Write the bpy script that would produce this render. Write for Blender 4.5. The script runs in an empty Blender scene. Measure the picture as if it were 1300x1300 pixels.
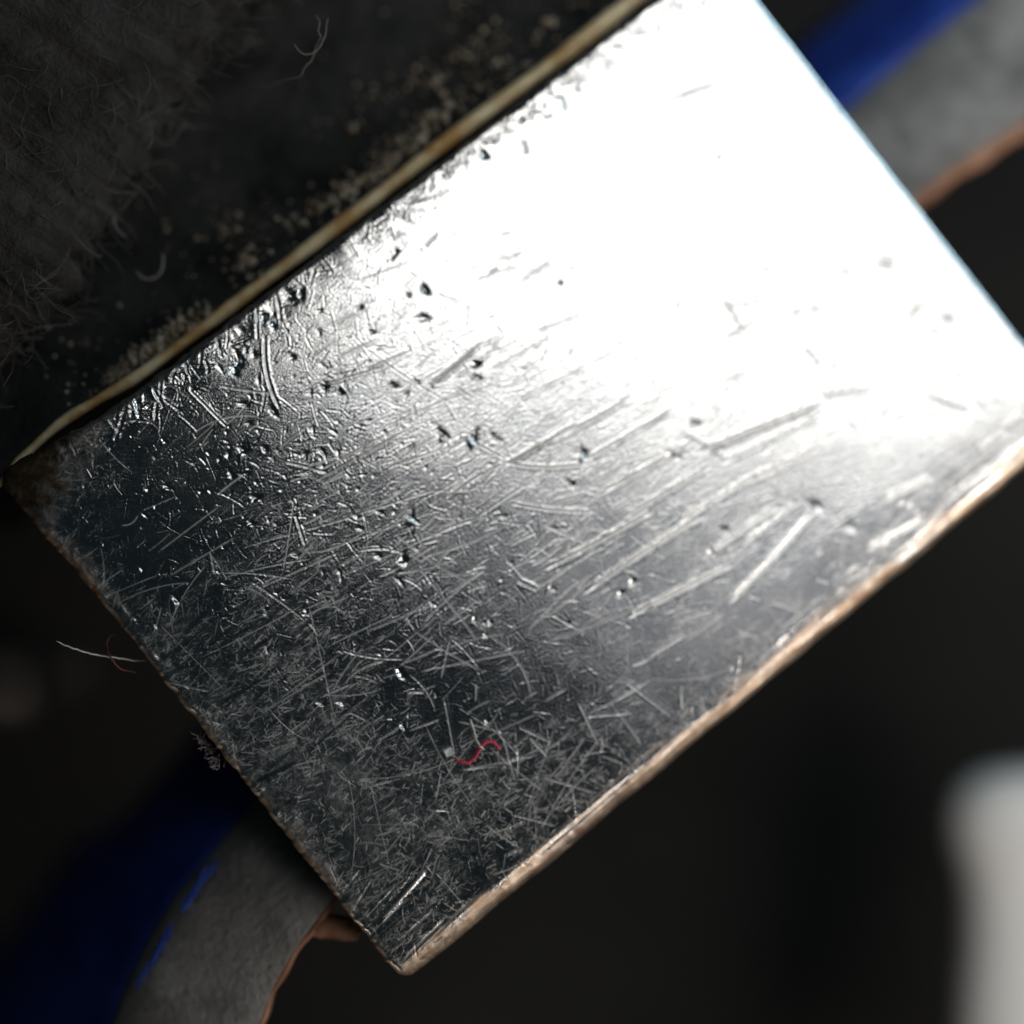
import bpy, math, random
import numpy as np
from mathutils import Vector, Matrix

random.seed(7)
rng = np.random.default_rng(11)
scene = bpy.context.scene
COL = scene.collection
scene.unit_settings.scale_length = 0.01          # one unit is one centimetre

# ------------------------------------------------------------------ camera
CAM_P = Vector((-0.51436, 0.06617, 3.18161))
CAM_R = Matrix(((0.7786733, 0.6158254, -0.1201123),
                (-0.6173690, 0.7861614, 0.0283848),
                (0.1119078, 0.0520511, 0.9923544)))
FPX = 2500.0                                      # focal length in pixels of a 1300 px wide frame
cam_d = bpy.data.cameras.new('camera')
cam = bpy.data.objects.new('camera', cam_d)
COL.objects.link(cam)
cam.matrix_world = Matrix.Translation(CAM_P) @ CAM_R.to_4x4()
cam_d.sensor_width = 36
cam_d.lens = 36 * FPX / 1300
cam_d.clip_start = 0.01
cam_d.clip_end = 200
cam_d.dof.use_dof = True
cam_d.dof.focus_distance = 3.145
cam_d.dof.aperture_fstop = 0.225
cam_d.dof.aperture_blades = 0
scene.camera = cam


def at(px, py, z=0.0):
    """the place on the level z that shows at a pixel of the 1300 px photograph"""
    d = CAM_R @ Vector(((px - 650) / FPX, (650 - py) / FPX, -1.0))
    t = (z - CAM_P.z) / d.z
    return CAM_P + d * t


# ------------------------------------------------------------------ light
world = bpy.data.worlds.new('World')
scene.world = world
world.use_nodes = True
bg = world.node_tree.nodes['Background']
bg.inputs['Color'].default_value = (0.50, 0.85, 1.0, 1)
bg.inputs['Strength'].default_value = 0.0105


def area(name, loc, target, sx, sy, power, color, xdir=None):
    d = bpy.data.lights.new(name, 'AREA')
    d.shape = 'RECTANGLE'
    d.size, d.size_y = sx, sy
    d.energy = power
    d.color = color
    o = bpy.data.objects.new(name, d)
    COL.objects.link(o)
    z = (Vector(loc) - Vector(target)).normalized()
    x = Vector(xdir) if xdir else Vector((0, 0, 1)).cross(z)
    x = (x - z * x.dot(z)).normalized()
    y = z.cross(x)
    m = Matrix((x, y, z)).transposed().to_4x4()
    m.translation = Vector(loc)
    o.matrix_world = m
    return o


# window-like lamp whose mirror image whitens the far half of the metal
LAMP_H = 3.0
def mirror_at(px, py):
    p = at(px, py)
    c = Vector((CAM_P.x, CAM_P.y, -CAM_P.z))
    return c + (p - c) * ((LAMP_H - c.z) / (-c.z))
_e0, _e1 = mirror_at(380, 420), mirror_at(1250, 605)
_ex = (_e1 - _e0).normalized()
_ey = Vector((-_ex.y, _ex.x, 0))
LW, LD = 5.0, 3.4
_c = _e0 + _ex * LW / 2 + _ey * LD / 2
win = area('window_lamp', _c, _c - Vector((0, 0, 1)), LW, LD, 29, (1.0, 0.975, 0.92), _ex)
win.data.spread = math.radians(76)
# dimmer broad lamp added for the grey sheen on the metal's lower right
_f0, _f1 = mirror_at(330, 470), mirror_at(900, 900)
_fx = (_f1 - _f0).normalized()
_fy = Vector((-_fx.y, _fx.x, 0))
_fc = _f0 + _fx * 1.9 + _fy * 1.6 - Vector((0, 0, 0.1))
area('sheen_lamp', _fc, _fc - Vector((0, 0, 1)), 3.8, 3.2, 4.4, (0.97, 0.96, 1.0), _fx).data.spread = math.radians(100)
# fill lamp added beyond the lower right to brighten the peg and long rim
dl_ = area('peg_fill_lamp', (2.2, -4.2, 2.8), (0.35, -1.3, -0.7), 5.0, 3.0, 38, (1.0, 0.90, 0.80))
dl_.data.spread = math.radians(64)
# warm lamp added low on the left to brighten the short rim
area('side_lamp', (-6.0, -3.4, 0.8), (0, 0, -0.1), 4.0, 1.2, 26, (1.0, 0.86, 0.72))
area('bluish_fill_lamp', (5.5, 0.4, 2.2), (0.7, 0, 0), 3.0, 2.0, 70, (0.55, 0.84, 1.0))  # bluish lamp added to tint the right bevel and lift the grey band

vs = scene.view_settings
vs.view_transform = 'Standard'
vs.look = 'None'
vs.exposure = 0
vs.gamma = 1
vs.use_curve_mapping = False


# ------------------------------------------------------------------ helpers
def new_mat(name):
    m = bpy.data.materials.new(name)
    m.use_nodes = True
    nt = m.node_tree
    return m, nt, nt.nodes['Principled BSDF']


def node(nt, kind, **kw):
    n = nt.nodes.new(kind)
    for k, v in kw.items():
        setattr(n, k, v)
    return n


def noise(nt, scale, detail=4, rough=0.55, vec=None, dist=0.0):
    n = node(nt, 'ShaderNodeTexNoise')
    n.inputs['Scale'].default_value = scale
    n.inputs['Detail'].default_value = detail
    n.inputs['Roughness'].default_value = rough
    n.inputs['Distortion'].default_value = dist
    if vec is not None:
        nt.links.new(vec, n.inputs['Vector'])
    return n


def ramp(nt, fac, stops):
    r = node(nt, 'ShaderNodeValToRGB')
    el = r.color_ramp.elements
    while len(el) < len(stops):
        el.new(0.5)
    for e, (p, c) in zip(el, stops):
        e.position = p
        e.color = c if len(c) == 4 else (*c, 1)
    nt.links.new(fac, r.inputs['Fac'])
    return r


def coords(nt):
    return node(nt, 'ShaderNodeTexCoord').outputs['Object']


def rough_mat(name, c0, c1, scale, rough=0.8, bump=0.3, metallic=0.0, lo=0.35, hi=0.65, detail=6, spec=0.5, bscale=None, bdist=0.01):
    m, nt, p = new_mat(name)
    co = coords(nt)
    n = noise(nt, scale, detail, 0.6, co)
    r = ramp(nt, n.outputs['Fac'], [(lo, c0), (hi, c1)])
    nt.links.new(r.outputs['Color'], p.inputs['Base Color'])
    p.inputs['Roughness'].default_value = rough
    p.inputs['Metallic'].default_value = metallic
    p.inputs['Specular IOR Level'].default_value = spec
    if bump:
        b = node(nt, 'ShaderNodeBump')
        b.inputs['Strength'].default_value = bump
        b.inputs['Distance'].default_value = bdist
        n2 = noise(nt, bscale or scale * 3, detail, 0.65, co)
        nt.links.new(n2.outputs['Fac'], b.inputs['Height'])
        nt.links.new(b.outputs['Normal'], p.inputs['Normal'])
    return m


def mesh_obj(name, verts, faces, mat, parent=None, smooth=True):
    me = bpy.data.meshes.new(name)
    me.from_pydata([tuple(v) for v in verts], [], faces)
    me.update()
    if smooth:
        me.polygons.foreach_set('use_smooth', np.ones(len(me.polygons), bool))
    me.materials.append(mat)
    o = bpy.data.objects.new(name, me)
    COL.objects.link(o)
    if parent:
        o.parent = parent
    return o


def thing(name, label, cat, group=None):
    o = bpy.data.objects.new(name, None)
    COL.objects.link(o)
    o.empty_display_size = 0.1
    return tag(o, label, cat, group)


def tag(o, label, cat, group=None):
    o['label'] = label
    o['category'] = cat
    if group:
        o['group'] = group
    return o


def catmull(pts, n):
    pts = [Vector(p) for p in pts]
    P = [pts[0] * 2 - pts[1]] + pts + [pts[-1] * 2 - pts[-2]]
    out = []
    for i in range(1, len(P) - 2):
        a, b, c, d = P[i - 1:i + 3]
        for k in range(n):
            t = k / n
            out.append(0.5 * ((2 * b) + (c - a) * t + (2 * a - 5 * b + 4 * c - d) * t * t + (3 * b - a - 3 * c + d) * t ** 3))
    out.append(pts[-1])
    return out


def tube(path, radius, sides=6, verts=None, faces=None, taper=0.3):
    """adds a round thread along a path"""
    verts = [] if verts is None else verts
    faces = [] if faces is None else faces
    base = len(verts)
    n = len(path)
    up = Vector((0.21, 0.13, 0.97))
    for i, p in enumerate(path):
        t = (path[min(i + 1, n - 1)] - path[max(i - 1, 0)]).normalized()
        a = t.cross(up)
        if a.length < 1e-4:
            a = t.cross(Vector((1, 0, 0)))
        a.normalize()
        b = t.cross(a)
        r = radius * (taper + (1 - taper) * min(1.0, 4 * min(i, n - 1 - i) / n + 0.15))
        for k in range(sides):
            th = 2 * math.pi * k / sides
            verts.append(p + (a * math.cos(th) + b * math.sin(th)) * r)
    for i in range(n - 1):
        for k in range(sides):
            k2 = (k + 1) % sides
            faces.append((base + i * sides + k, base + i * sides + k2, base + (i + 1) * sides + k2, base + (i + 1) * sides + k))
    faces.append(tuple(base + k for k in reversed(range(sides))))
    faces.append(tuple(base + (n - 1) * sides + k for k in range(sides)))
    return verts, faces


def sweep(name, rows, mat, parent, closed=False):
    """rows: list of equally long lists of points; a quad sheet through them"""
    m = len(rows[0])
    verts = [p for r in rows for p in r]
    faces = []
    for i in range(len(rows) - 1):
        for j in range(m if closed else m - 1):
            j2 = (j + 1) % m
            faces.append((i * m + j, i * m + j2, (i + 1) * m + j2, (i + 1) * m + j))
    if closed:
        faces.append(tuple(range(m - 1, -1, -1)))
        faces.append(tuple((len(rows) - 1) * m + j for j in range(m)))
    return mesh_obj(name, verts, faces, mat, parent)


def vnoise(nx, ny, cells_x, cells_y, seed):
    """smooth value noise on a grid, -1..1"""
    r = np.random.default_rng(seed)
    g = r.uniform(-1, 1, (cells_y + 3, cells_x + 3))
    x = np.linspace(0, cells_x, nx, endpoint=False)
    y = np.linspace(0, cells_y, ny, endpoint=False)
    xi, yi = x.astype(int), y.astype(int)
    fx, fy = x - xi, y - yi
    fx, fy = fx * fx * (3 - 2 * fx), fy * fy * (3 - 2 * fy)
    a = g[np.ix_(yi, xi)] * (1 - fx) + g[np.ix_(yi, xi + 1)] * fx
    b = g[np.ix_(yi + 1, xi)] * (1 - fx) + g[np.ix_(yi + 1, xi + 1)] * fx
    return a * (1 - fy)[:, None] + b * fy[:, None]


def sstep(a, b, x):
    t = np.clip((x - a) / (b - a), 0, 1)
    return t * t * (3 - 2 * t)


# ------------------------------------------------------------------ setting: dark cloth the things lie on
GZ = -1.1
m_ground = rough_mat('dark_cloth', (0.0055, 0.006, 0.006), (0.014, 0.014, 0.0135), 0.9, 0.95, 0.3, bscale=14, bdist=0.03, spec=0.2)
gv, gf = [], []
GN = 60
for j in range(GN + 1):
    for i in range(GN + 1):
        x, y = -15 + 30 * i / GN, -15 + 30 * j / GN
        gv.append((x, y, GZ - 0.25 + 0.10 * math.sin(1.3 * x + 0.6 * y) + 0.07 * math.sin(0.7 * x - 1.7 * y + 1)))
for j in range(GN):
    for i in range(GN):
        a = j * (GN + 1) + i
        gf.append((a, a + 1, a + GN + 2, a + GN + 1))
ground = mesh_obj('ground', gv, gf, m_ground)
ground['kind'] = 'structure'

# ------------------------------------------------------------------ the scratched metal slab
L, W = 1.46947, 1.0
NX, NY = 1290, 880
CELL = L / (NX - 1)
THICK = 0.075

slab = thing('metal_slab', 'scratched shiny steel slab with worn coppery rim, filling the middle of the picture', 'metal slab')

H = np.zeros((NY, NX), np.float32)               # relief of the top in cell units


def cellxy(px, py):
    p = at(px, py)
    return (p.x + L / 2) / CELL, (p.y + W / 2) / CELL


SC = np.zeros((NY, NX), np.float32)              # how far fine rubbing has dulled the polish


def stamp(x, y, ang, half, w, s, curv=0.0, ridge=0.35, amp=None):
    """one scratch: centre, direction, half length and width in cells, flank slope, bow"""
    ext = half + 3 * w + abs(curv) * 1.2
    c, sn = math.cos(ang), math.sin(ang)
    ex = abs(c) * half + abs(sn) * abs(curv) + 4 * w + 1
    ey = abs(sn) * half + abs(c) * abs(curv) + 4 * w + 1
    x0, x1 = max(0, int(x - ex)), min(NX, int(x + ex) + 2)
    y0, y1 = max(0, int(y - ey)), min(NY, int(y + ey) + 2)
    if x1 <= x0 or y1 <= y0:
        return
    X = np.arange(x0, x1, dtype=np.float32)[None, :] - x
    Y = np.arange(y0, y1, dtype=np.float32)[:, None] - y
    t = (X * c + Y * sn) / half
    n = (-X * sn + Y * c) - curv * (t * t - 0.4)
    env = np.clip(1 - t * t, 0, 1)
    env = np.minimum(1, env * 2.2)
    q = (n / w) ** 2
    if amp is not None:
        SC[y0:y1, x0:x1] = np.maximum(SC[y0:y1, x0:x1], amp * env * np.exp(-q))
        if s == 0:
            return
    H[y0:y1, x0:x1] += (s * w * 1.16) * env * (-np.exp(-q) + ridge * np.exp(-(np.abs(n) / w - 1.9) ** 2 * 1.3))


def pit(x, y, ang, a, b, s):
    """one dent with a thrown-up lip"""
    e = 2.2 * max(a, b) + 2
    x0, x1 = max(0, int(x - e)), min(NX, int(x + e) + 2)
    y0, y1 = max(0, int(y - e)), min(NY, int(y + e) + 2)
    if x1 <= x0 or y1 <= y0:
        return
    c, sn = math.cos(ang), math.sin(ang)
    X = np.arange(x0, x1, dtype=np.float32)[None, :] - x
    Y = np.arange(y0, y1, dtype=np.float32)[:, None] - y
    u, v = (X * c + Y * sn) / a, (-X * sn + Y * c) / b
    th = np.arctan2(v, u)
    q = (u * u + v * v) * (1 + 0.35 * np.sin(2 * th + x) + 0.25 * np.sin(3 * th + y))
    H[y0:y1, x0:x1] += s * b * (-np.exp(-q * 1.2) * (1 + 0.8 * np.clip(u, -1, 1)))


def img_ang(px, py, deg):
    """direction on the slab of a stroke rising deg degrees to the right in the photograph"""
    a = cellxy(px, py)
    b = cellxy(px + 30 * math.cos(math.radians(deg)), py - 30 * math.sin(math.radians(deg)))
    return math.atan2(b[1] - a[1], b[0] - a[0])


A0 = img_ang(600, 700, 0.0)                      # the photograph's horizontal on the slab
# swell of the rolled surface
H += 0.9 * vnoise(NX, NY, 9, 6, 1) + 0.16 * vnoise(NX, NY, 24, 16, 2) + 0.06 * vnoise(NX, NY, 70, 48, 3)
# hairline tangle
xs = rng.uniform(0, NX, 26000)
ys = rng.uniform(0, NY, 26000)
hl = rng.gamma(2.2, 2.6, 26000) + 2.0
aa = rng.uniform(0, math.pi, 26000)
near = rng.random(26000) < 0.35
aa = np.where(near, A0 + np.radians(rng.normal(32, 14, 26000)), aa)
ww = rng.uniform(0.75, 1.5, 26000)
ss = rng.gamma(1.4, 0.030, 26000) * np.where(rng.random(26000) < 0.5, -1, 1)
cv = rng.normal(0, 0.08, 26000) * hl
for i in range(26000):
    stamp(xs[i], ys[i], aa[i], hl[i], ww[i], ss[i], cv[i])
# rubbed hairs that only dull the polish, thicker in some patches than in others
dens = vnoise(300, 200, 14, 9, 51) * 0.6 + vnoise(300, 200, 40, 60, 52) * 0.5
BARE = [(cellxy(260, 560), 150, 110, .5), (cellxy(400, 560), 120, 80, .3), (cellxy(620, 800), 150, 110, .45), (cellxy(560, 690), 120, 90, .3), (cellxy(180, 680), 70, 60, .3), (cellxy(690, 880), 90, 90, .25)]
NS = 80000
xs, ys = rng.uniform(0, NX, NS), rng.uniform(0, NY, NS)
for i in range(NS):
    dd = dens[min(199, int(ys[i] / NY * 200)), min(299, int(xs[i] / NX * 300))]
    bare = sum(g * math.exp(-((xs[i] - bx) / sx_) ** 2 - ((ys[i] - by) / sy_) ** 2) for (bx, by), sx_, sy_, g in BARE)
    if rng.random() > 0.60 + 0.9 * dd + 0.25 * (0.6 - xs[i] / NX) - bare:
        continue
    deg = rng.normal(34, 16) if rng.random() < 0.4 else rng.uniform(0, 180)
    hh = rng.gamma(1.7, 2.0) + 1.2 if i % 4 else rng.gamma(2.0, 4.5) + 3
    stamp(xs[i], ys[i], A0 + math.radians(deg), hh, rng.uniform(0.42, 0.9), 0, rng.normal(0, 0.09) * hh, amp=min(1.0, rng.gamma(1.8, 0.19 if i % 4 else 0.14)))
# hazy worn patches, then bare streaks dragged up to the right
IXX, IYY = np.meshgrid(np.arange(NX), np.arange(NY))
haze = 0.10 * vnoise(NX, NY, 30, 20, 61) + 0.08 * vnoise(NX, NY, 90, 60, 62) + 0.10 * vnoise(NX, NY, 300, 200, 63)
for (bx, by), rx, ry, g in [(cellxy(400, 1020), 230, 170, .26), (cellxy(880, 790), 260, 90, .10), (cellxy(250, 820), 120, 130, .10), (cellxy(520, 1120), 150, 110, .12)] + [(q_, a_, b_, -.8 * g_) for q_, a_, b_, g_ in BARE]:
    haze = haze + g * np.exp(-((IXX - bx) / rx) ** 2 - ((IYY - by) / ry) ** 2)
SC = np.clip(SC * np.clip(1 + 1.2 * np.minimum(haze, 0), .35, 1) + np.clip(haze, 0, 1), 0, 1).astype(np.float32)
for i in range(120):
    px, py = (rng.normal(300, 110), rng.normal(760, 110)) if i < 80 else (rng.normal(480, 120), rng.normal(640, 120))
    x, y = cellxy(px, py)
    a_, h_, w_ = A0 + math.radians(rng.normal(38, 6)), rng.uniform(14, 48), rng.uniform(1.2, 3.6)
    e_ = int(h_ + 3 * w_)
    x0, x1, y0, y1 = max(0, int(x - e_)), min(NX, int(x + e_)), max(0, int(y - e_)), min(NY, int(y + e_))
    if x1 > x0 and y1 > y0:
        X_, Y_ = IXX[y0:y1, x0:x1] - x, IYY[y0:y1, x0:x1] - y
        t_, n_ = (X_ * math.cos(a_) + Y_ * math.sin(a_)) / h_, (-X_ * math.sin(a_) + Y_ * math.cos(a_)) / w_
        SC[y0:y1, x0:x1] *= 1 - rng.uniform(.6, 1) * np.clip((1 - t_ * t_) * 2, 0, 1) * np.exp(-n_ * n_)
# middling scratches, most of them rising to the right
for i in range(750):
    px, py = rng.normal(720, 300), rng.normal(640, 220)
    x, y = cellxy(px, py)
    deg = rng.normal(33, 9) if rng.random() < 0.72 else rng.uniform(0, 180)
    stamp(x, y, A0 + math.radians(deg), rng.gamma(2.2, 9) + 5, rng.uniform(0.8, 1.6), rng.gamma(2, 0.045) + 0.02, rng.normal(0, 2.0), 0.5, rng.uniform(0.2, 0.8))
# crisp bright hairs
for i in range(900):
    x, y = cellxy(rng.uniform(60, 900), rng.uniform(480, 1200))
    h_ = rng.gamma(2, 5) + 4
    stamp(x, y, A0 + math.radians(rng.choice([rng.normal(34, 12), rng.normal(8, 18), rng.uniform(0, 180)])), h_, rng.uniform(0.6, 1.0), rng.gamma(3, 0.06), rng.normal(0, 0.1) * h_, 0.3)
# long fine hair scratches
for i in range(70):
    x, y = cellxy(rng.uniform(100, 900), rng.uniform(450, 1150))
    stamp(x, y, A0 + math.radians(rng.choice([rng.normal(16, 6), rng.normal(-45, 12), rng.uniform(0, 180)])), rng.uniform(30, 90), rng.uniform(0.7, 1.0), rng.uniform(0.05, 0.13), rng.normal(0, 7), amp=0.8)

# strokes one can point at: end, end, width, flank slope, bow
STROKES = [
    (691, 721, 826, 648, 2.6, .30, 2), (739, 749, 893, 650, 2.8, .28, -2), (795, 780, 930, 712, 2.8, .30, 0),
    (923, 763, 1033, 645, 3.0, .26, 3), (885, 572, 1044, 510, 3.2, .30, -3), (916, 586, 1044, 524, 2.4, .24, 0),
    (947, 610, 1033, 569, 3.0, .22, 0), (1099, 693, 1172, 655, 3.0, .22, 0), (1123, 631, 1182, 603, 3.0, .2, 0),
    (1040, 500, 1106, 492, 2.6, .3, 2), (1051, 513, 1061, 420, 1.8, .2, 1),
    (566, 631, 611, 600, 1.8, .3, 0), (493, 593, 573, 565, 1.4, .3, 0), (400, 610, 511, 548, 2.0, .3, 0),
    (406, 596, 500, 545, 1.6, .26, 0), (642, 590, 745, 590, 1.8, .3, 7), (642, 590, 732, 538, 2.4, .34, 0),
    (649, 640, 750, 650, 1.8, .32, 4), (751, 652, 715, 704, 1.5, .25, 0), (611, 652, 663, 617, 2.0, .3, 0),
    (400, 669, 552, 621, 1.3, .3, 0), (400, 702, 552, 648, 1.1, .26, 0), (660, 737, 677, 745, 2.6, .4, 0),
    (438, 861, 484, 835, 2.0, .4, -5), (438, 828, 512, 836, 1.4, .3, 4), (570, 811, 559, 856, 1.6, .3, 0),
    (545, 489, 608, 437, 2.6, .4, 1), (462, 468, 521, 444, 1.6, .3, 0), (778, 420, 843, 507, 1.2, .2, -14),
    (332, 427, 350, 517, 2.6, .45, 8), (239, 493, 285, 539, 1.6, .45, 0), (197, 500, 232, 524, 1.4, .4, 0),
    (311, 693, 450, 655, 1.2, .3, 0), (284, 731, 395, 707, 1.3, .32, -2), (264, 725, 375, 733, 1.1, .3, -5),
    (375, 655, 386, 690, 2.0, .5, 0), (194, 783, 290, 880, 1.2, .28, 0), (339, 898, 382, 936, 1.3, .3, 4),
    (549, 1101, 583, 1141, 1.4, .3, 0), (535, 1054, 594, 1061, 1.2, .28, -2), (646, 1028, 701, 1042, 1.6, .34, 0),
    (611, 1040, 656, 1071, 1.3, .3, 2), (732, 888, 756, 940, 1.6, .3, 0), (580, 912, 625, 923, 1.2, .26, 0),
    (625, 923, 656, 954, 1.2, .26, 0), (656, 919, 697, 938, 1.4, .26, 0), (701, 919, 663, 1026, 1.3, .26, 0),
    (684, 981, 750, 1000, 1.5, .28, 0), (521, 853, 552, 897, 1.2, .3, -6), (700, 985, 740, 930, 1.8, .3, 0),
    (740, 905, 800, 900, 1.6, .28, 0), (790, 860, 850, 905, 1.8, .26, 0), (820, 830, 868, 800, 2.2, .26, 0),
    (455, 355, 520, 330, 1.4, .3, 0), (548, 333, 655, 322, 1.4, .22, 1), (545, 345, 610, 335, 1.2, .2, 0),
    (660, 358, 698, 333, 2.0, .3, 0), (594, 385, 592, 415, 1.4, .3, 0), (820, 135, 945, 92, 2.4, .22, 2),
    (850, 125, 940, 98, 2.0, .2, -3), (680, 420, 738, 398, 2.0, .3, 0), (912, 390, 1000, 370, 2.2, .22, 6),
    (915, 430, 960, 405, 2.4, .24, 0), (1010, 395, 1180, 380, 3.2, .14, 6), (1035, 350, 1035, 400, 3.0, .16, 0),
    (1150, 400, 1190, 380, 3.4, .16, 0), (620, 470, 700, 425, 1.8, .26, 0), (690, 490, 790, 440, 1.8, .24, 0),
    (480, 545, 640, 470, 1.4, .26, 0), (545, 515, 650, 480, 1.6, .24, -2), (700, 560, 800, 505, 2.2, .26, 0),
    (740, 585, 850, 520, 2.2, .26, 0), (770, 620, 880, 560, 2.4, .28, 0), (790, 655, 900, 590, 2.6, .28, 0),
    (860, 660, 960, 600, 2.6, .26, 0), (890, 705, 985, 640, 2.6, .24, 0), (940, 690, 1010, 635, 2.2, .24, 0),
    (330, 745, 430, 700, 1.8, .26, 0), (215, 730, 300, 680, 2.4, .34, 0), (200, 700, 280, 640, 2.2, .3, 0),
    (330, 905, 420, 850, 2.4, .3, 0), (350, 890, 430, 830, 2.2, .3, 0), (480, 1161, 538, 1096, 4.0, -.5, 1),
    (470, 1150, 500, 1118, 2.2, .35, 0), (455, 1190, 520, 1130, 2.4, .3, 0), (500, 1190, 545, 1150, 2.4, .32, 0),
    (430, 1130, 455, 1100, 2.2, .35, 0), (445, 1150, 470, 1110, 2.0, .32, 0), (300, 1030, 330, 990, 1.8, .35, 0),
    (505, 1215, 560, 1160, 2.6, .32, 0), (520, 1205, 590, 1140, 2.2, .3, 0),
]
for x0, y0, x1, y1, w, s, bow in STROKES:
    a, b = cellxy(x0, y0), cellxy(x1, y1)
    stamp((a[0] + b[0]) / 2, (a[1] + b[1]) / 2, math.atan2(b[1] - a[1], b[0] - a[0]), math.hypot(b[0] - a[0], b[1] - a[1]) / 2 + 3, w * .8, s * (.75 if x0 > 800 and y0 < 440 else 1.0 if x0 > 630 and y0 > 500 and y0 < 800 else .6), bow, 0.5, 0.6)

DENTS = [
    (307, 571, 8, 5, 1.1), (335, 570, 5, 4, .9), (322, 632, 7, 5, .9), (317, 664, 6, 4, .8), (372, 703, 7, 4, 1.0),
    (222, 760, 9, 4, 1.0), (210, 617, 6, 4, .9), (186, 620, 4, 3, .7), (243, 492, 4, 3, .9), (407, 572, 6, 4, .9),
    (410, 490, 6, 5, 1.0), (430, 497, 7, 5, .9), (497, 488, 6, 5, 1.0), (527, 483, 5, 4, .9), (537, 366, 11, 6, 1.2),
    (517, 373, 5, 4, 1.0), (601, 461, 6, 8, 1.1), (709, 358, 5, 5, .8), (509, 711, 9, 6, 1.2), (480, 650, 6, 3, .9),
    (521, 656, 8, 4, 1.0), (505, 735, 3, 3, .8), (548, 765, 6, 3, .7), (600, 555, 9, 4, 1.0), (560, 548, 12, 5, .8),
    (625, 552, 10, 4, .9), (722, 612, 7, 5, 1.0), (738, 575, 9, 6, .8), (700, 669, 6, 3, .8), (365, 372, 16, 8, 1.3),
    (333, 402, 10, 7, 1.2), (300, 455, 5, 12, 1.1), (296, 470, 5, 9, 1.0), (172, 512, 5, 13, 1.2), (345, 405, 4, 14, 1.0),
    (270, 432, 10, 4, 1.0), (345, 520, 8, 5, 1.1), (505, 853, 5, 10, .9), (430, 890, 9, 4, .9), (405, 892, 5, 4, .8),
    (508, 920, 4, 5, .8), (614, 912, 4, 4, .8), (913, 197, 5, 5, .7), (880, 537, 10, 6, .8), (850, 575, 9, 5, .9),
    (915, 668, 8, 5, .8), (900, 697, 8, 4, .7), (600, 785, 4, 4, .9), (620, 787, 4, 4, .9), (614, 804, 4, 4, .8),
    (698, 745, 4, 4, .8), (718, 788, 4, 4, .8), (785, 750, 4, 7, .7), (800, 735, 5, 6, .7), (660, 150, 8, 6, .9),
    (612, 195, 9, 7, 1.1), (690, 108, 12, 7, 1.0), (500, 320, 4, 9, .9), (455, 390, 6, 4, .9), (470, 420, 5, 4, .8),
    (1010, 400, 14, 8, .35), (1120, 330, 18, 12, .3), (1160, 395, 16, 10, .3), (1200, 400, 14, 9, .3), (1070, 345, 16, 9, .3),
    (1030, 637, 12, 8, .6), (1075, 665, 12, 8, .4), (333, 1000, 6, 4, .9), (352, 1033, 8, 4, .9), (375, 1064, 6, 5, .9),
]
for x, y, a, b, s in DENTS:
    cx, cy = cellxy(x, y)
    pit(cx, cy, A0 - math.radians(rng.uniform(-30, 50)), a * .85, b * .75, s * (.5 if x > 990 and y < 420 else .42 if y > 470 and x < 700 else .45))
for i in range(330):
    px, py = (rng.normal(380, 130), rng.normal(540, 120)) if i < 240 else (rng.normal(360, 140), rng.normal(640, 160))
    cx, cy = cellxy(px, py)
    r = rng.gamma(2, 0.4) + 0.8
    pit(cx, cy, rng.uniform(0, 3.14), r * rng.uniform(1.1, 3.0), r, rng.uniform(.10, .40))

# hacked strip along the upper-left rim
for i in range(340):
    x = rng.uniform(60, NX)
    y = NY - abs(rng.normal(0, 16)) - 8
    stamp(x, y, math.radians(rng.choice([rng.normal(-28, 14), rng.normal(60, 20)])), rng.gamma(2, 4) + 3, rng.uniform(.9, 2.4), rng.uniform(.08, .34), rng.normal(0, 2), 0.5, 0.4)
# chipped facets that flash in the dark half
def chip(x, y, a, b, ang, s, fx, fy):
    e = 2.6 * max(a, b) + 2
    x0, x1 = max(0, int(x - e)), min(NX, int(x + e) + 2)
    y0, y1 = max(0, int(y - e)), min(NY, int(y + e) + 2)
    if x1 <= x0 or y1 <= y0:
        return
    X = np.arange(x0, x1, dtype=np.float32)[None, :] - x
    Y = np.arange(y0, y1, dtype=np.float32)[:, None] - y
    c, sn = math.cos(ang), math.sin(ang)
    u, v = (X * c + Y * sn) / a, (-X * sn + Y * c) / b
    q = (u * u + v * v) * (1 + 0.3 * np.sin(3 * np.arctan2(v, u) + x))
    H[y0:y1, x0:x1] -= s * (X * fx + Y * fy) * np.exp(-q ** 1.5)
CHIPS = [(307, 571, 6), (335, 570, 4), (322, 632, 5), (317, 664, 4), (372, 703, 5), (222, 760, 6), (210, 617, 4), (243, 493, 4), (407, 572, 4), (509, 711, 8),
         (480, 650, 4), (521, 656, 6), (505, 853, 5), (405, 892, 4), (430, 890, 4), (508, 920, 3), (172, 512, 6), (300, 465, 5), (345, 405, 6), (365, 372, 9), (600, 785, 3),
         (614, 804, 3), (698, 745, 3), (660, 740, 5), (333, 1000, 4), (352, 1033, 5), (545, 765, 3), (285, 560, 3), (187, 620, 3), (206, 560, 3), (262, 575, 3), (140, 570, 3),
         (510, 735, 3), (498, 700, 3), (560, 552, 6), (600, 556, 6), (628, 560, 5), (738, 575, 6), (380, 668, 4), (384, 684, 4), (570, 955, 3), (480, 830, 3)]
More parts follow.
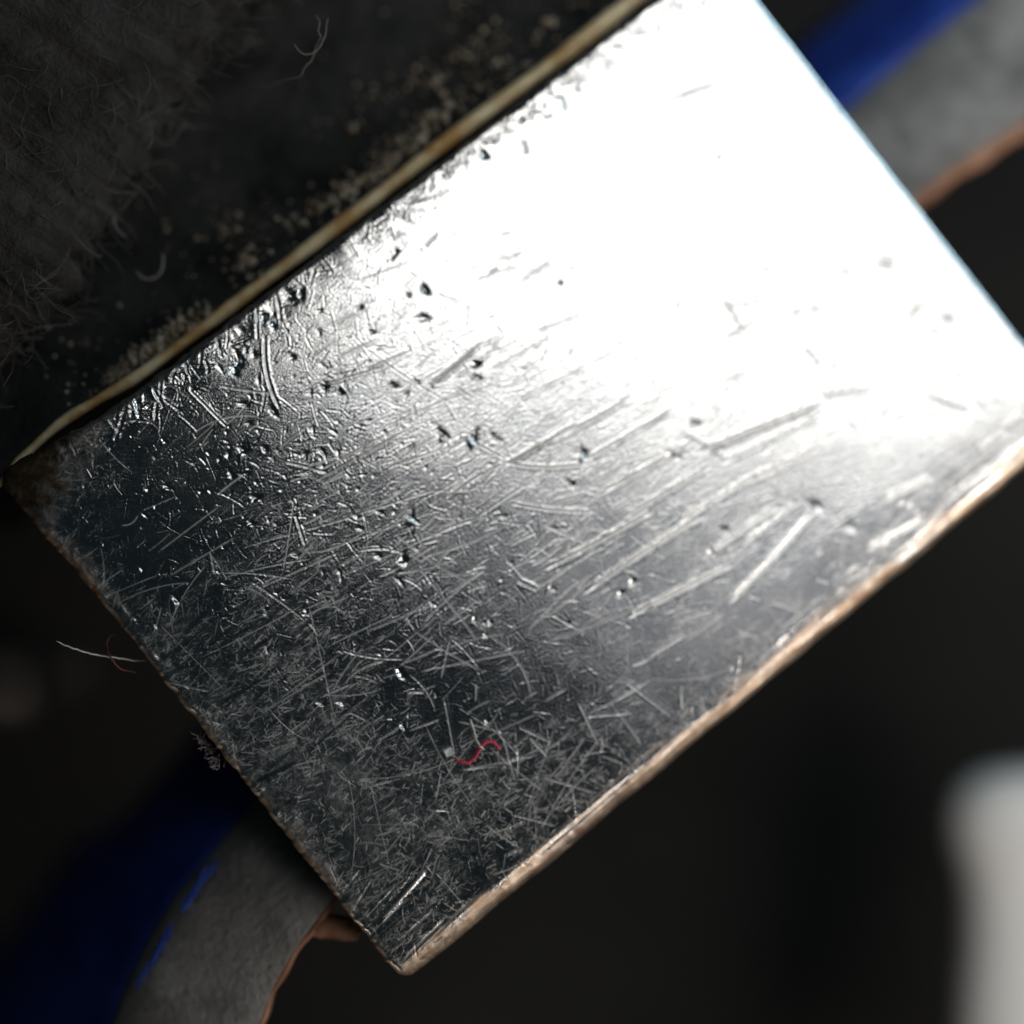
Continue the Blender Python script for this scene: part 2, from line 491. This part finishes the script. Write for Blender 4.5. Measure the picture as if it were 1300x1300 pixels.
for px, py, r in CHIPS + [(rng.normal(380, 150), rng.normal(600, 130), rng.uniform(1.2, 2.6)) for _ in range(170)] + [(rng.uniform(150, 850), rng.uniform(600, 1150), rng.uniform(1.0, 2.0)) for _ in range(150)]:
    x, y = cellxy(px, py)
    d_a = rng.normal(0.5, 0.25)
    chip(x, y, r * rng.uniform(1.0, 1.9), r * rng.uniform(.6, .9), rng.uniform(0, 3.14), rng.uniform(.08, .26), math.cos(d_a), math.sin(d_a))

# plan of the slab: rounded corners, rolled rim
gx = np.linspace(-L / 2, L / 2, NX)
gy = np.linspace(-W / 2, W / 2, NY)
GX, GY = np.meshgrid(gx, gy)
dl, dr, db, dt = GX + L / 2, L / 2 - GX, GY + W / 2, W / 2 - GY
wob_x = vnoise(NX, 1, 60, 1, 21)[0]
wob_x2 = vnoise(NX, 1, 170, 1, 22)[0]
wob_y = vnoise(NY, 1, 45, 1, 23)[0]
wob_y2 = vnoise(NY, 1, 150, 1, 24)[0]


def roll(d, r, steep=0.93):
    q = np.clip(1 - d / r, 0, 1) * steep
    return r * (1 - np.sqrt(1 - q * q))


rt = 0.014 + 0.005 * wob_x + 0.002 * wob_x2
rb = 0.028 - 0.012 * gx / L + 0.004 * vnoise(NX, 1, 14, 1, 26)[0] + 0.0008 * wob_x2
rl = 0.012 + 0.002 * wob_y + 0.001 * wob_y2
rr = 0.013 + 0.001 * wob_y
drop = 0.0065 * np.clip(1 - db / 0.13, 0, 1) ** 2 + 0.003 * np.clip(1 - dl / 0.12, 0, 1) ** 2
drop += roll(dt, rt[None, :]) + roll(db, rb[None, :]) + roll(dl, rl[:, None]) + roll(dr, rr[:, None])
# the upper-left corner is worn down
corner = np.hypot(np.clip(dl, 0, None) / 0.16, np.clip(dt, 0, None) / 0.085)
drop += 0.018 * np.clip(1 - corner, 0, 1) ** 1.5
# hammered top-left rim
nick = np.zeros((NY, NX))
band = np.exp(-(dt / 0.036) ** 2)
nick += band * (0.0009 * np.abs(vnoise(NX, NY, 100, 44, 31)) * (0.35 + 0.65 * np.clip(vnoise(NX, NY, 16, 8, 37) * 1.5 + .3, 0, 1)) + 0.0026 * vnoise(NX, NY, 40, 24, 32))
band2 = np.exp(-(db / 0.05) ** 2)
nick += band2 * (0.0010 * vnoise(NX, NY, 12, 160, 33) + 0.0003 * vnoise(NX, NY, 60, 190, 34))
band3 = np.exp(-(dl / 0.03) ** 2)
nick += band3 * (0.0008 * vnoise(NX, NY, 160, 90, 35))
rimfade = 0.08 + 0.92 * sstep(0, 0.03, np.minimum(np.minimum(dl, dr), np.minimum(db, dt)))
Z = H.astype(np.float64) * CELL * rimfade - drop - nick
# rounded outline
RC = 0.022
PX, PY = GX.copy(), GY.copy()
for sx in (-1, 1):
    for sy in (-1, 1):
        u = (sx * GX - (L / 2 - RC)) / RC
        v = (sy * GY - (W / 2 - RC)) / RC
        m = (u > 0) & (v > 0)
        PX[m] = sx * (L / 2 - RC + RC * u[m] * np.sqrt(1 - v[m] ** 2 / 2))
        PY[m] = sy * (W / 2 - RC + RC * v[m] * np.sqrt(1 - u[m] ** 2 / 2))
PY -= 0.012 * np.clip(1 - db / 0.5, 0, 1) * np.clip(0.7 - GX / L, 0, 1)
# ragged outline
PX += np.where(dl < 0.03, (0.0012 * wob_y2 + 0.0018 * wob_y)[:, None] * (1 - dl / 0.03), 0)
PY += np.where(dt < 0.03, (0.0015 * wob_x2 + 0.002 * wob_x)[None, :] * (1 - dt / 0.03), 0)
PY += np.where(db < 0.05, (0.0016 * vnoise(NX, 1, 30, 1, 27)[0])[None, :] * (1 - db / 0.05), 0)
PY += np.where((dt < 0.1), 0.030 * np.exp(-(dl / 0.13) ** 2) * (1 - dt / 0.1), 0)
PX -= np.where((dl < 0.1) & (dt < 0.2), 0.010 * (1 - dl / 0.1) * (1 - dt / 0.2), 0)


def grid_mesh(name, X, Y, Zv):
    ny, nx = X.shape
    me = bpy.data.meshes.new(name)
    n = nx * ny
    co = np.stack([X, Y, Zv], -1).reshape(-1, 3).astype(np.float32)
    me.vertices.add(n)
    me.vertices.foreach_set('co', co.ravel())
    i = np.arange(n).reshape(ny, nx)
    q = np.stack([i[:-1, :-1], i[:-1, 1:], i[1:, 1:], i[1:, :-1]], -1).reshape(-1, 4)
    me.loops.add(q.size)
    me.loops.foreach_set('vertex_index', q.ravel().astype(np.int32))
    me.polygons.add(len(q))
    me.polygons.foreach_set('loop_start', (np.arange(len(q)) * 4).astype(np.int32))
    me.polygons.foreach_set('use_smooth', np.ones(len(q), bool))
    me.update(calc_edges=True)
    return me


face_me = grid_mesh('top_face', PX, PY, Z)
# where the plating has gone from the rim (copper below) and where grime has settled
n1 = vnoise(NX, NY, 120, 80, 41)
n2 = vnoise(NX, NY, 34, 190, 42)
n3 = vnoise(NX, NY, 14, 10, 43)
wear = np.maximum.reduce([
    1 - sstep(0.0, 0.030, db + 0.014 * n2 + 0.006 * n3 - 0.010),
    1 - sstep(0.0, 0.006, dl + 0.004 * n1 - 0.004 + 0.003 * n3),
    (1 - sstep(0.0, 0.010, dt + 0.004 * n1)) * 0.5])
gr_edge = (1 - sstep(0.0, 0.035, dl + 0.02 * n1 + 0.012 * n3)) * 0.8 * sstep(0.25, 0.5, 1 - np.abs(GY + 0.02) / 1.0)
gr_corner = 1 - sstep(0.55, 1.05, corner + 0.22 * n1 + 0.2 * n3)
cx, cy = cellxy(492, 735)
IX, IY = np.meshgrid(np.arange(NX), np.arange(NY))
gr_spot = (1 - sstep(0.3, 1.0, np.hypot((IX - cx) / 75, (IY - cy) / 45) + 0.25 * n1 + 0.2 * n3)) * 0.3
gr_top = (1 - sstep(0.0, 0.016, dt + 0.006 * n1)) * 0.4
grime = np.maximum.reduce([gr_edge * 0.7, gr_corner, gr_top])
for nm, arr in (('wear', wear), ('grime', grime), ('scuff', SC)):
    at_ = face_me.attributes.new(nm, 'FLOAT', 'POINT')
    at_.data.foreach_set('value', arr.ravel().astype(np.float32))

m_steel, nt, p = new_mat('scratched_steel')
co = coords(nt)
wr = node(nt, 'ShaderNodeAttribute', attribute_name='wear')
gm = node(nt, 'ShaderNodeAttribute', attribute_name='grime')
tint = noise(nt, 5, 5, 0.6, co)
steel = ramp(nt, tint.outputs['Fac'], [(0.3, (0.70, 0.725, 0.74)), (0.7, (0.80, 0.80, 0.80))])
cn = noise(nt, 40, 5, 0.6, co)
copper = ramp(nt, cn.outputs['Fac'], [(0.3, (0.46, 0.29, 0.20)), (0.55, (0.74, 0.59, 0.46)), (0.75, (0.86, 0.78, 0.67))])
mx = node(nt, 'ShaderNodeMix', data_type='RGBA')
nt.links.new(wr.outputs['Fac'], mx.inputs['Factor'])
nt.links.new(steel.outputs['Color'], mx.inputs[6])
nt.links.new(copper.outputs['Color'], mx.inputs[7])
gc = ramp(nt, cn.outputs['Fac'], [(0.35, (0.05, 0.035, 0.022)), (0.7, (0.17, 0.13, 0.09))])
mx2 = node(nt, 'ShaderNodeMix', data_type='RGBA')
nt.links.new(gm.outputs['Fac'], mx2.inputs['Factor'])
nt.links.new(mx.outputs[2], mx2.inputs[6])
nt.links.new(gc.outputs['Color'], mx2.inputs[7])
nt.links.new(mx2.outputs[2], p.inputs['Base Color'])
met = node(nt, 'ShaderNodeMath', operation='MULTIPLY_ADD')
nt.links.new(gm.outputs['Fac'], met.inputs[0])
met.inputs[1].default_value = -0.12
met.inputs[2].default_value = 1.0
nt.links.new(met.outputs[0], p.inputs['Metallic'])
rn = noise(nt, 9.0, 13, 0.85, co, 0.6)
rr_ = ramp(nt, rn.outputs['Fac'], [(0.34, (0.085,) * 3), (0.66, (0.18,) * 3)])
ra = node(nt, 'ShaderNodeMath', operation='MULTIPLY_ADD')
nt.links.new(wr.outputs['Fac'], ra.inputs[0])
ra.inputs[1].default_value = 0.28
nt.links.new(rr_.outputs['Color'], ra.inputs[2])
ra2 = node(nt, 'ShaderNodeMath', operation='MULTIPLY_ADD')
nt.links.new(gm.outputs['Fac'], ra2.inputs[0])
ra2.inputs[1].default_value = 0.26
nt.links.new(ra.outputs[0], ra2.inputs[2])
sc_ = node(nt, 'ShaderNodeAttribute', attribute_name='scuff')
ra3 = node(nt, 'ShaderNodeMath', operation='MULTIPLY_ADD')
nt.links.new(sc_.outputs['Fac'], ra3.inputs[0])
ra3.inputs[1].default_value = 0.40
nt.links.new(ra2.outputs[0], ra3.inputs[2])
nt.links.new(ra3.outputs[0], p.inputs['Roughness'])
sp = node(nt, 'ShaderNodeMath', operation='MULTIPLY_ADD')
nt.links.new(gm.outputs['Fac'], sp.inputs[0])
sp.inputs[1].default_value = -0.42
sp.inputs[2].default_value = 0.5
nt.links.new(sp.outputs[0], p.inputs['Specular IOR Level'])
bn = noise(nt, 260, 3, 0.6, co)
bp = node(nt, 'ShaderNodeBump')
bp.inputs['Strength'].default_value = 0.12
bp.inputs['Distance'].default_value = 0.002
nt.links.new(bn.outputs['Fac'], bp.inputs['Height'])
nt.links.new(bp.outputs['Normal'], p.inputs['Normal'])
face_me.materials.append(m_steel)
face = bpy.data.objects.new('top_face', face_me)
COL.objects.link(face)
face.parent = slab

# sides and underside, following the ragged outline
idx = np.arange(NX * NY).reshape(NY, NX)
loop = np.concatenate([idx[0, :-1:3], idx[:-1:3, -1], idx[-1, :0:-3], idx[:0:-3, 0]])
ring = np.stack([PX, PY, Z], -1).reshape(-1, 3)[loop]
rows = []
for k, (inset, dz) in enumerate([(0.0006, -0.0008), (0.0, -0.006), (0.0, -0.022), (0.012, -0.030)]):
    r = ring.copy()
    s = np.array([(L / 2 - inset) / (L / 2), (W / 2 - inset) / (W / 2)])
    r[:, :2] *= s
    r[:, 2] = r[:, 2] + dz if k < 2 else dz - 0.03
    rows.append([Vector(v) for v in r])
m_side = rough_mat('dull_side_metal', (0.10, 0.075, 0.055), (0.30, 0.24, 0.19), 30, 0.5, 0.3, metallic=0.9)
side = sweep('side_wall', rows, m_side, slab, closed=True)

# ------------------------------------------------------------------ black plate above the slab, brass-coloured edge
plate = thing('black_plate', 'black dusty plate with worn golden edge along the top of the steel slab', 'plate')
PZ = -0.06
edge_px = [(x + 7, y + 9) for x, y in [(-40, 650), (3, 597), (21, 576), (69, 532), (120, 500), (174, 467), (272, 394), (346, 338), (460, 252), (570, 166), (700, 70), (800, -8), (900, -84), (1010, -170)]]
edge = catmull([at(x, y, PZ) for x, y in edge_px], 14)
m_black = rough_mat('black_lacquer', (0.006, 0.0062, 0.0065), (0.032, 0.032, 0.031), 9, 0.6, 0.5, bscale=45, bdist=0.012, spec=0.25)
m_gold = rough_mat('worn_brass_edge', (0.58, 0.33, 0.11), (0.96, 0.80, 0.50), 14, 0.5, 0.6, metallic=0.1, lo=0.38, hi=0.62, bscale=60, bdist=0.004)


def perp(path, i):
    t = path[min(i + 1, len(path) - 1)] - path[max(i - 1, 0)]
    t = Vector((t.x, t.y, 0)).normalized()
    return Vector((-t.y, t.x, 0))               # to the left of the way along the path


rows = []
for i, e in enumerate(edge):
    n = perp(edge, i)
    f = i / len(edge)
    r = []
    for off, dz in ((0.002, -0.5), (0.002, -0.02), (0.006, -0.012), (0.03, -0.025), (0.10, -0.065), (0.24, -0.11), (0.6, -0.16), (1.2, -0.18), (2.4, -0.18), (2.4, -0.5)):
        r.append(e + n * off + Vector((0, 0, dz)))
    rows.append(r)
sheet = sweep('lacquered_body', rows, m_black, plate, closed=True)
rows = []
for i, e in enumerate(edge):
    n = perp(edge, i)
    f = i / (len(edge) - 1)
    rad = 0.0056 + 0.0098 * f
    rad *= 1 + 0.10 * math.sin(i * 0.31) + random.uniform(-.05, .05)
    if f < 0.15:
        rad *= 0.5 + 0.5 * f / 0.15
    r = []
    for k in range(10):
        th = 2 * math.pi * k / 10
        r.append(e + n * (math.cos(th) * rad + 0.004) + Vector((0, 0, math.sin(th) * rad * 0.8 - 0.006)))
    rows.append(r)
sweep('golden_edge', rows, m_gold, plate, closed=True)

# dust and crumbs baked along the edge
m_dust = rough_mat('tan_dust', (0.18, 0.13, 0.08), (0.58, 0.48, 0.36), 30, 0.9, 0.4)
dv, df = [], []


def plate_z(off):
    xs_ = (0.006, 0.03, 0.10, 0.24, 0.6, 1.2, 2.4)
    zs_ = (-0.012, -0.025, -0.065, -0.11, -0.16, -0.18, -0.18)
    return PZ + float(np.interp(off, xs_, zs_))


def grain(p, r):
    base = len(dv)
    j = [random.uniform(0.6, 1.3) for _ in range(6)]
    for k, d in enumerate(((1, 0, 0), (-1, 0, 0), (0, 1, 0), (0, -1, 0), (0, 0, .7), (0, 0, -.7))):
        dv.append(p + Vector(d) * r * j[k])
    for a, b, c in ((0, 2, 4), (2, 1, 4), (1, 3, 4), (3, 0, 4), (2, 0, 5), (1, 2, 5), (3, 1, 5), (0, 3, 5)):
        df.append((base + a, base + b, base + c))


CLUMPS = [(.405, .014, .026, 60), (.43, .016, .024, 70), (.385, .012, .012, 20), (.52, .03, .02, 26), (.585, .04, .018, 40), (.61, .03, .02, 40), (.635, .03, .022, 40),
          (.66, .035, .022, 46), (.69, .035, .022, 40), (.72, .05, .025, 24), (.78, .05, .03, 18)]
spots = []
for kc_, oc, sp, cnt in CLUMPS:
    for _ in range(cnt):
        spots.append((random.gauss(kc_, sp * .55), abs(random.gauss(oc, .010)) + .012, random.uniform(.0025, .0085) * random.uniform(.5, 1.2)))
for _ in range(420):
    spots.append((random.uniform(.25, 1), random.expovariate(5) + .015, random.uniform(.001, .0042)))
for _ in range(24):
    kk, oo = random.uniform(.5, .96), abs(random.gauss(.05, .07)) + .02
    for _ in range(random.randint(8, 40)):
        spots.append((random.gauss(kk, .014), abs(random.gauss(oo, .014)) + .012, random.choice((.0012, .0016, .0022, .003, .0055)) * random.uniform(.7, 1.3)))
for _ in range(420):
    spots.append((random.choice((random.gauss(.395, .02), random.gauss(.43, .014), random.gauss(.36, .02))), abs(random.gauss(.018, .008)) + .011, random.uniform(.0012, .003)))
for k, off, r in spots:
    k = int(k * len(edge))
    k = min(max(k, 1), len(edge) - 2)
    e = edge[k] + (edge[k + 1] - edge[k]) * random.random()
    p_ = e + perp(edge, k) * off
    p_.z = plate_z(off) + r * 0.5
    grain(p_, r)
dust = mesh_obj('dust_crumbs', dv, df, m_dust, plate)
dust['kind'] = 'stuff'

# ------------------------------------------------------------------ fuzzy dark fabric in the upper-left corner
fabric = thing('felt_fabric', 'fuzzy dark grey felt fabric with frayed fibres, upper left corner', 'fabric')
m_felt = rough_mat('dark_felt', (0.03, 0.03, 0.028), (0.10, 0.10, 0.095), 5, 1.0, 0.9, bscale=60, bdist=0.03, spec=0.1)
m_fuzz = rough_mat('felt_fibre', (0.05, 0.048, 0.044), (0.14, 0.135, 0.125), 9, 0.9, 0, spec=0.2)
fe_px = [(-160, 640), (-60, 520), (10, 450), (70, 395), (130, 300), (180, 220), (225, 140), (275, 70), (325, 10), (390, -60), (470, -150)]
fe = catmull([at(x, y, -0.10) for x, y in fe_px], 10)
rows = []
for i, e in enumerate(fe):
    n = perp(fe, i)
    r = []
    for k, (off, dz) in enumerate(((0.05, -0.10), (0.02, -0.03), (0.0, 0.0), (0.03, 0.04), (0.10, 0.085), (0.25, 0.13), (0.5, 0.17), (1.0, 0.19), (2.0, 0.19), (2.0, -0.10))):
        j = 0.018 if 0 < k < 9 else 0
        r.append(e + n * (off + random.uniform(-j, j)) + Vector((0, 0, dz + random.uniform(-j, j) * .7)))
    rows.append(r)
sweep('felt_body', rows, m_felt, fabric, closed=True)
fv, ff = [], []
for i in range(950):
    k = random.randint(1, len(fe) - 2)
    n = perp(fe, k)
    deep = abs(random.gauss(0, 0.16)) if i > 190 else abs(random.gauss(0, 0.03))
    z = float(np.interp(deep, (0, 0.03, 0.10, 0.25, 0.5), (0, 0.04, 0.085, 0.13, 0.17)))
    pnt = fe[k] + (fe[k + 1] - fe[k]) * random.random() + n * deep + Vector((0, 0, z - 0.005))
    d = Vector((random.gauss(0, 1), random.gauss(0, 1), random.gauss(0.2, 0.5))) - n * random.uniform(0, 1.0) * (1 if deep < 0.08 else 0.2)
    d.normalize()
    ln = random.uniform(0.04, 0.13)
    path = [pnt]
    turn = Vector((random.gauss(0, 1), random.gauss(0, 1), random.gauss(0, .6))) * 0.45
    for s in range(7):
        d = (d + turn * 0.45 + Vector((random.gauss(0, .25), random.gauss(0, .25), random.gauss(0, .2)))).normalized()
        pnt = pnt + d * ln / 7
        path.append(pnt)
    tube(path, random.uniform(0.0006, 0.0011), 3, fv, ff)
fuzz = mesh_obj('fuzz', fv, ff, m_fuzz, fabric)
fuzz['kind'] = 'stuff'

# ------------------------------------------------------------------ grey band under the slab with brown cut edge and blue lining
bandt = thing('grey_band', 'grey suede band with brown cut edge and blue lining, passing under the steel slab', 'band')
m_grey = rough_mat('grey_suede', (0.18, 0.188, 0.19), (0.38, 0.39, 0.395), 9, 0.85, 1.0, bscale=70, bdist=0.02, spec=0.3)
m_brown = rough_mat('brown_cut_edge', (0.20, 0.085, 0.045), (0.48, 0.26, 0.16), 12, 0.6, 0.4)
m_blue = rough_mat('blue_lining', (0.012, 0.036, 0.26), (0.03, 0.09, 0.48), 6, 0.5, 0.4, bscale=50, bdist=0.006)
ctl = [((60, 1480), (250, 1490), -0.16), ((138, 1310), (325, 1310), -0.10), ((165, 1242), (355, 1240), -0.08), ((215, 1150), (400, 1172), -0.070),
       ((280, 1070), (470, 1085), -0.078), ((470, 830), (640, 900), -0.16), ((760, 440), (880, 540), -0.19), ((990, 220), (1090, 325), -0.19), ((1075, 141), (1168, 245), -0.18),
       ((1140, 84), (1230, 199), -0.175), ((1240, 2), (1310, 148), -0.17), ((1340, -75), (1420, 82), -0.165), ((1480, -180), (1570, -10), -0.16)]
lft = catmull([at(*a, z - (0.08 if i < 5 else 0.0)) for i, (a, b, z) in enumerate(ctl)], 10)
rgt = catmull([at(*b, z) for a, b, z in ctl], 10)
rows, rows_e, rows_b = [], [], []
for i in range(len(lft)):
    a, b = lft[i], rgt[i]
    n = (b - a).normalized()
    dn = Vector((0, 0, -1))
    rows.append([a + dn * 0.05, a + dn * 0.012, a + n * 0.008 + dn * 0.002, a.lerp(b, .25), a.lerp(b, .5) + Vector((0, 0, .003)), a.lerp(b, .75), b - n * 0.006 + dn * 0.001, b + dn * 0.006, b + dn * 0.05])
    w_ = 0.006 + 0.024 * i / len(lft) + 0.003 * math.sin(i * 0.7)
    rows_e.append([b + dn * 0.006 - n * 0.003, b + n * w_ * 0.5 + dn * 0.004, b + n * w_ + dn * 0.014, b + n * (w_ + 0.002) + dn * 0.05, b + dn * 0.06 - n * 0.003])
    d_ = 1.0 + 1.8 * max(0.0, 1 - i / 45)
    q_ = 1.0 + 1.3 * max(0.0, 1 - i / 45)
    rows_b.append([a + n * 0.01 + dn * 0.013, a - n * 0.02 + dn * 0.025 * d_, a - n * 0.06 * q_ + dn * 0.07 * d_, a - n * 0.10 * q_ + dn * 0.13 * d_, a - n * 0.14 * q_ + dn * 0.22 * d_, a - n * 0.17 * q_ + dn * 0.42 * d_,
                   a - n * 0.16 * q_ + dn * 0.43 * d_, a + n * 0.01 + dn * 0.055])
sweep('suede_face', rows, m_grey, bandt, closed=True)
sweep('cut_edge', rows_e, m_brown, bandt, closed=True)
sweep('blue_lining', rows_b, m_blue, bandt, closed=True)
# worn-through blue streak along the band's inner border
tv, tf = [], []
for k in range(26):
    t0 = random.uniform(0, 0.85)
    pts = []
    for s in range(6):
        t = t0 + s * 0.03
        x = np.interp(t, (0, .45, 1), (274, 232, 168)) + random.gauss(0, 1.2) + (k % 5 - 2) * 2.2 * (1 - 0.6 * t)
        y = np.interp(t, (0, .45, 1), (1088, 1155, 1262)) + random.gauss(0, 1.2)
        pts.append(at(x, y, float(np.interp(t, (0, .45, 1), (-0.134, -0.132, -0.145)))))
    tube(pts, random.uniform(0.0012, 0.003), 5, tv, tf)
m_streak = rough_mat('blue_thread', (0.008, 0.03, 0.26), (0.03, 0.08, 0.4), 30, 0.85, 0, spec=0.1)
mesh_obj('blue_streak', tv, tf, m_streak, bandt)
# copper-brown stub at the slab's lower border
stub_path = catmull([at(x, y, -0.09) for x, y in ((392, 1178), (412, 1176), (434, 1178), (456, 1186))], 6)
sv, sf = tube(stub_path, 0.020, 10, taper=0.5)
mesh_obj('brown_stub', sv, sf, m_brown, bandt)

# ------------------------------------------------------------------ blurred things further down
m_white = rough_mat('white_plastic', (0.80, 0.81, 0.81), (0.86, 0.86, 0.85), 3, 0.5, 0.1)
PGZ = -0.95
prof = catmull([at(x, y, PGZ) for x, y in ((1300, 975), (1245, 985), (1212, 1015), (1208, 1060), (1222, 1110), (1226, 1180), (1220, 1260), (1215, 1350), (1212, 1480))], 8)
axis_a, axis_b = at(1335, 960, PGZ), at(1335, 1480, PGZ)
ax = (axis_b - axis_a).normalized()
rows = []
for q in prof:
    t = (q - axis_a).dot(ax)
    c = axis_a + ax * t
    rad = (q - c).length
    side_v = (q - c).normalized()
    up = Vector((0, 0, 1))
    rows.append([c + (side_v * math.cos(2 * math.pi * k / 28) + up * math.sin(2 * math.pi * k / 28) * 0.4) * rad for k in range(28)])
peg = sweep('white_peg', rows, m_white, None, closed=True)
tag(peg, 'blurred white plastic peg with rounded end, lower right corner', 'peg')

m_knob = rough_mat('dark_knob', (0.10, 0.088, 0.078), (0.17, 0.15, 0.135), 4, 0.6, 0.1)
kc = at(18, 862, -0.55)
rows = []
for i in range(13):
    th = math.pi * (i + 0.4) / 12.8
    rr2 = 0.088 * (1 + 0.06 * math.sin(3 * th))
    rows.append([kc + Vector((math.cos(2 * math.pi * k / 20) * rr2 * math.sin(th), math.sin(2 * math.pi * k / 20) * rr2 * math.sin(th), 0.06 * math.cos(th))) for k in range(20)])
stem = [kc + Vector((math.cos(2 * math.pi * k / 20) * .05, math.sin(2 * math.pi * k / 20) * .05, -0.8)) for k in range(20)]
rows.append(stem)
knob = sweep('round_knob', rows, m_knob, None, closed=True)
tag(knob, 'dim blurred round brown knob left of the steel slab', 'knob')


# ------------------------------------------------------------------ single fibres and specks
def fibre_mat(name, c, rough=0.6):
    return rough_mat(name, tuple(v * .75 for v in c), c, 60, rough, 0)


def fibre(name, label, pts, radius, mat, sub=10):
    path = catmull([at(x, y, z) for x, y, z in pts], sub)
    path = [q + Vector((random.gauss(0, .0005), random.gauss(0, .0005), random.gauss(0, .0004))) for q in path]
    v, f = tube(path, radius, 7, taper=0.5)
    return tag(mesh_obj(name, v, f, mat), label, 'fibre')


m_red = fibre_mat('red_fibre', (0.66, 0.07, 0.13))
m_pale = fibre_mat('pale_fibre', (0.75, 0.75, 0.72))
m_purple = fibre_mat('purple_fibre', (0.16, 0.05, 0.07))
m_faint = fibre_mat('faint_fibre', (0.10, 0.1, 0.095))
m_dim = fibre_mat('dim_fibre', (0.22, 0.21, 0.2))
R0 = 0.0035
fibre('red_fibre', 'tiny red S-shaped fibre lying on the scratched steel', [(579, 963, R0), (585, 967, R0), (594, 968, R0), (602, 963, R0 + .002), (607, 955, R0 + .004), (612, 947, R0 + .005), (619, 942, R0 + .004), (627, 943, R0 + .002), (635, 952, R0)], 0.0029, m_red)
fibre('white_fibre', 'short white fibre crossing the red fibre on the steel', [(597, 914, .003), (601, 925, .005), (604, 938, .009), (609, 947, .013), (615, 952, .012)], 0.0019, m_pale)
fibre('grey_fibre', 'long pale grey fibre sticking out from the left rim of the slab', [(71, 814, -.03), (90, 822, -.03), (112, 829, -.035), (140, 834, -.04), (165, 838, -.045), (186, 839, -.05)], 0.0014, m_pale)
fibre('purple_fibre', 'curled dark purple fibre by the left rim of the slab', [(154, 802, -.06), (140, 808, -.05), (135, 820, -.045), (140, 834, -.03), (152, 848, -.04), (172, 854, -.05)], 0.0016, m_purple)
fibre('curled_fibre', 'thin kinked grey fibre over the black plate near the top', [(402, 20, .02), (406, 28, .02), (404, 40, .02), (407, 47, .02), (401, 60, .01), (396, 76, .01), (388, 84, .01), (380, 97, 0), (362, 101, -.02), (340, 110, -.05), (318, 109, -.08)], 0.0009, m_dim)
fibre('hooked_fibre', 'small hooked grey fibre beside the kinked one near the top', [(416, 24, .02), (412, 46, .02), (400, 66, .02), (384, 68, .02), (373, 56, .02)], 0.0010, m_dim)
fibre('crescent_fibre', 'pale crescent fibre lying alone on the black plate', [(172, 344, -.09), (184, 354, -.09), (200, 350, -.09), (207, 336, -.09), (206, 322, -.09)], 0.0016, m_dim)
fibre('bent_fibre', 'thin bent fibre left of the pale crescent fibre', [(143, 270, -.08), (148, 290, -.08), (160, 302, -.08)], 0.0013, m_dim)

# crystal crumb and lint
c = at(569, 955, 0.006)
cr = [(-.0055, -.004, -.005), (.004, -.006, -.005), (.0055, .004, -.005), (-.004, .0055, -.005), (-.0045, -.003, .004), (.0035, -.005, .005), (.0045, .003, .004), (-.003, .0045, .005)]
crumb = mesh_obj('white_crumb', [c + Vector(v) * 1.5 for v in cr], [(3, 2, 1, 0), (4, 5, 6, 7), (0, 1, 5, 4), (1, 2, 6, 5), (2, 3, 7, 6), (3, 0, 4, 7)], fibre_mat('crumb_white', (0.75, 0.75, 0.72)), smooth=False)
tag(crumb, 'square white crumb beside the red fibre on the steel', 'crumb')
lv, lf = [], []
for k in range(46):
    t = random.random()
    x, y = (252 + 22 * t, 932 + 30 * t) if k % 2 else (275 + random.gauss(0, 5), 965 + random.gauss(0, 3))
    p0 = at(x, y, -0.035)
    pts = [p0]
    d = Vector((random.gauss(-.6, 1), random.gauss(-.2, 1), random.gauss(0, .5))).normalized()
    for s in range(5):
        d = (d + Vector((random.gauss(0, .5), random.gauss(0, .5), random.gauss(0, .3)))).normalized()
        p0 = p0 + d * 0.0035
        pts.append(p0)
    tube(pts, random.uniform(.0007, .0014), 4, lv, lf)
lint = mesh_obj('lint_tuft', lv, lf, fibre_mat('lint_grey', (0.34, 0.32, 0.31), 0.9))
tag(lint, 'small grey lint tuft caught on the left rim of the slab', 'lint')
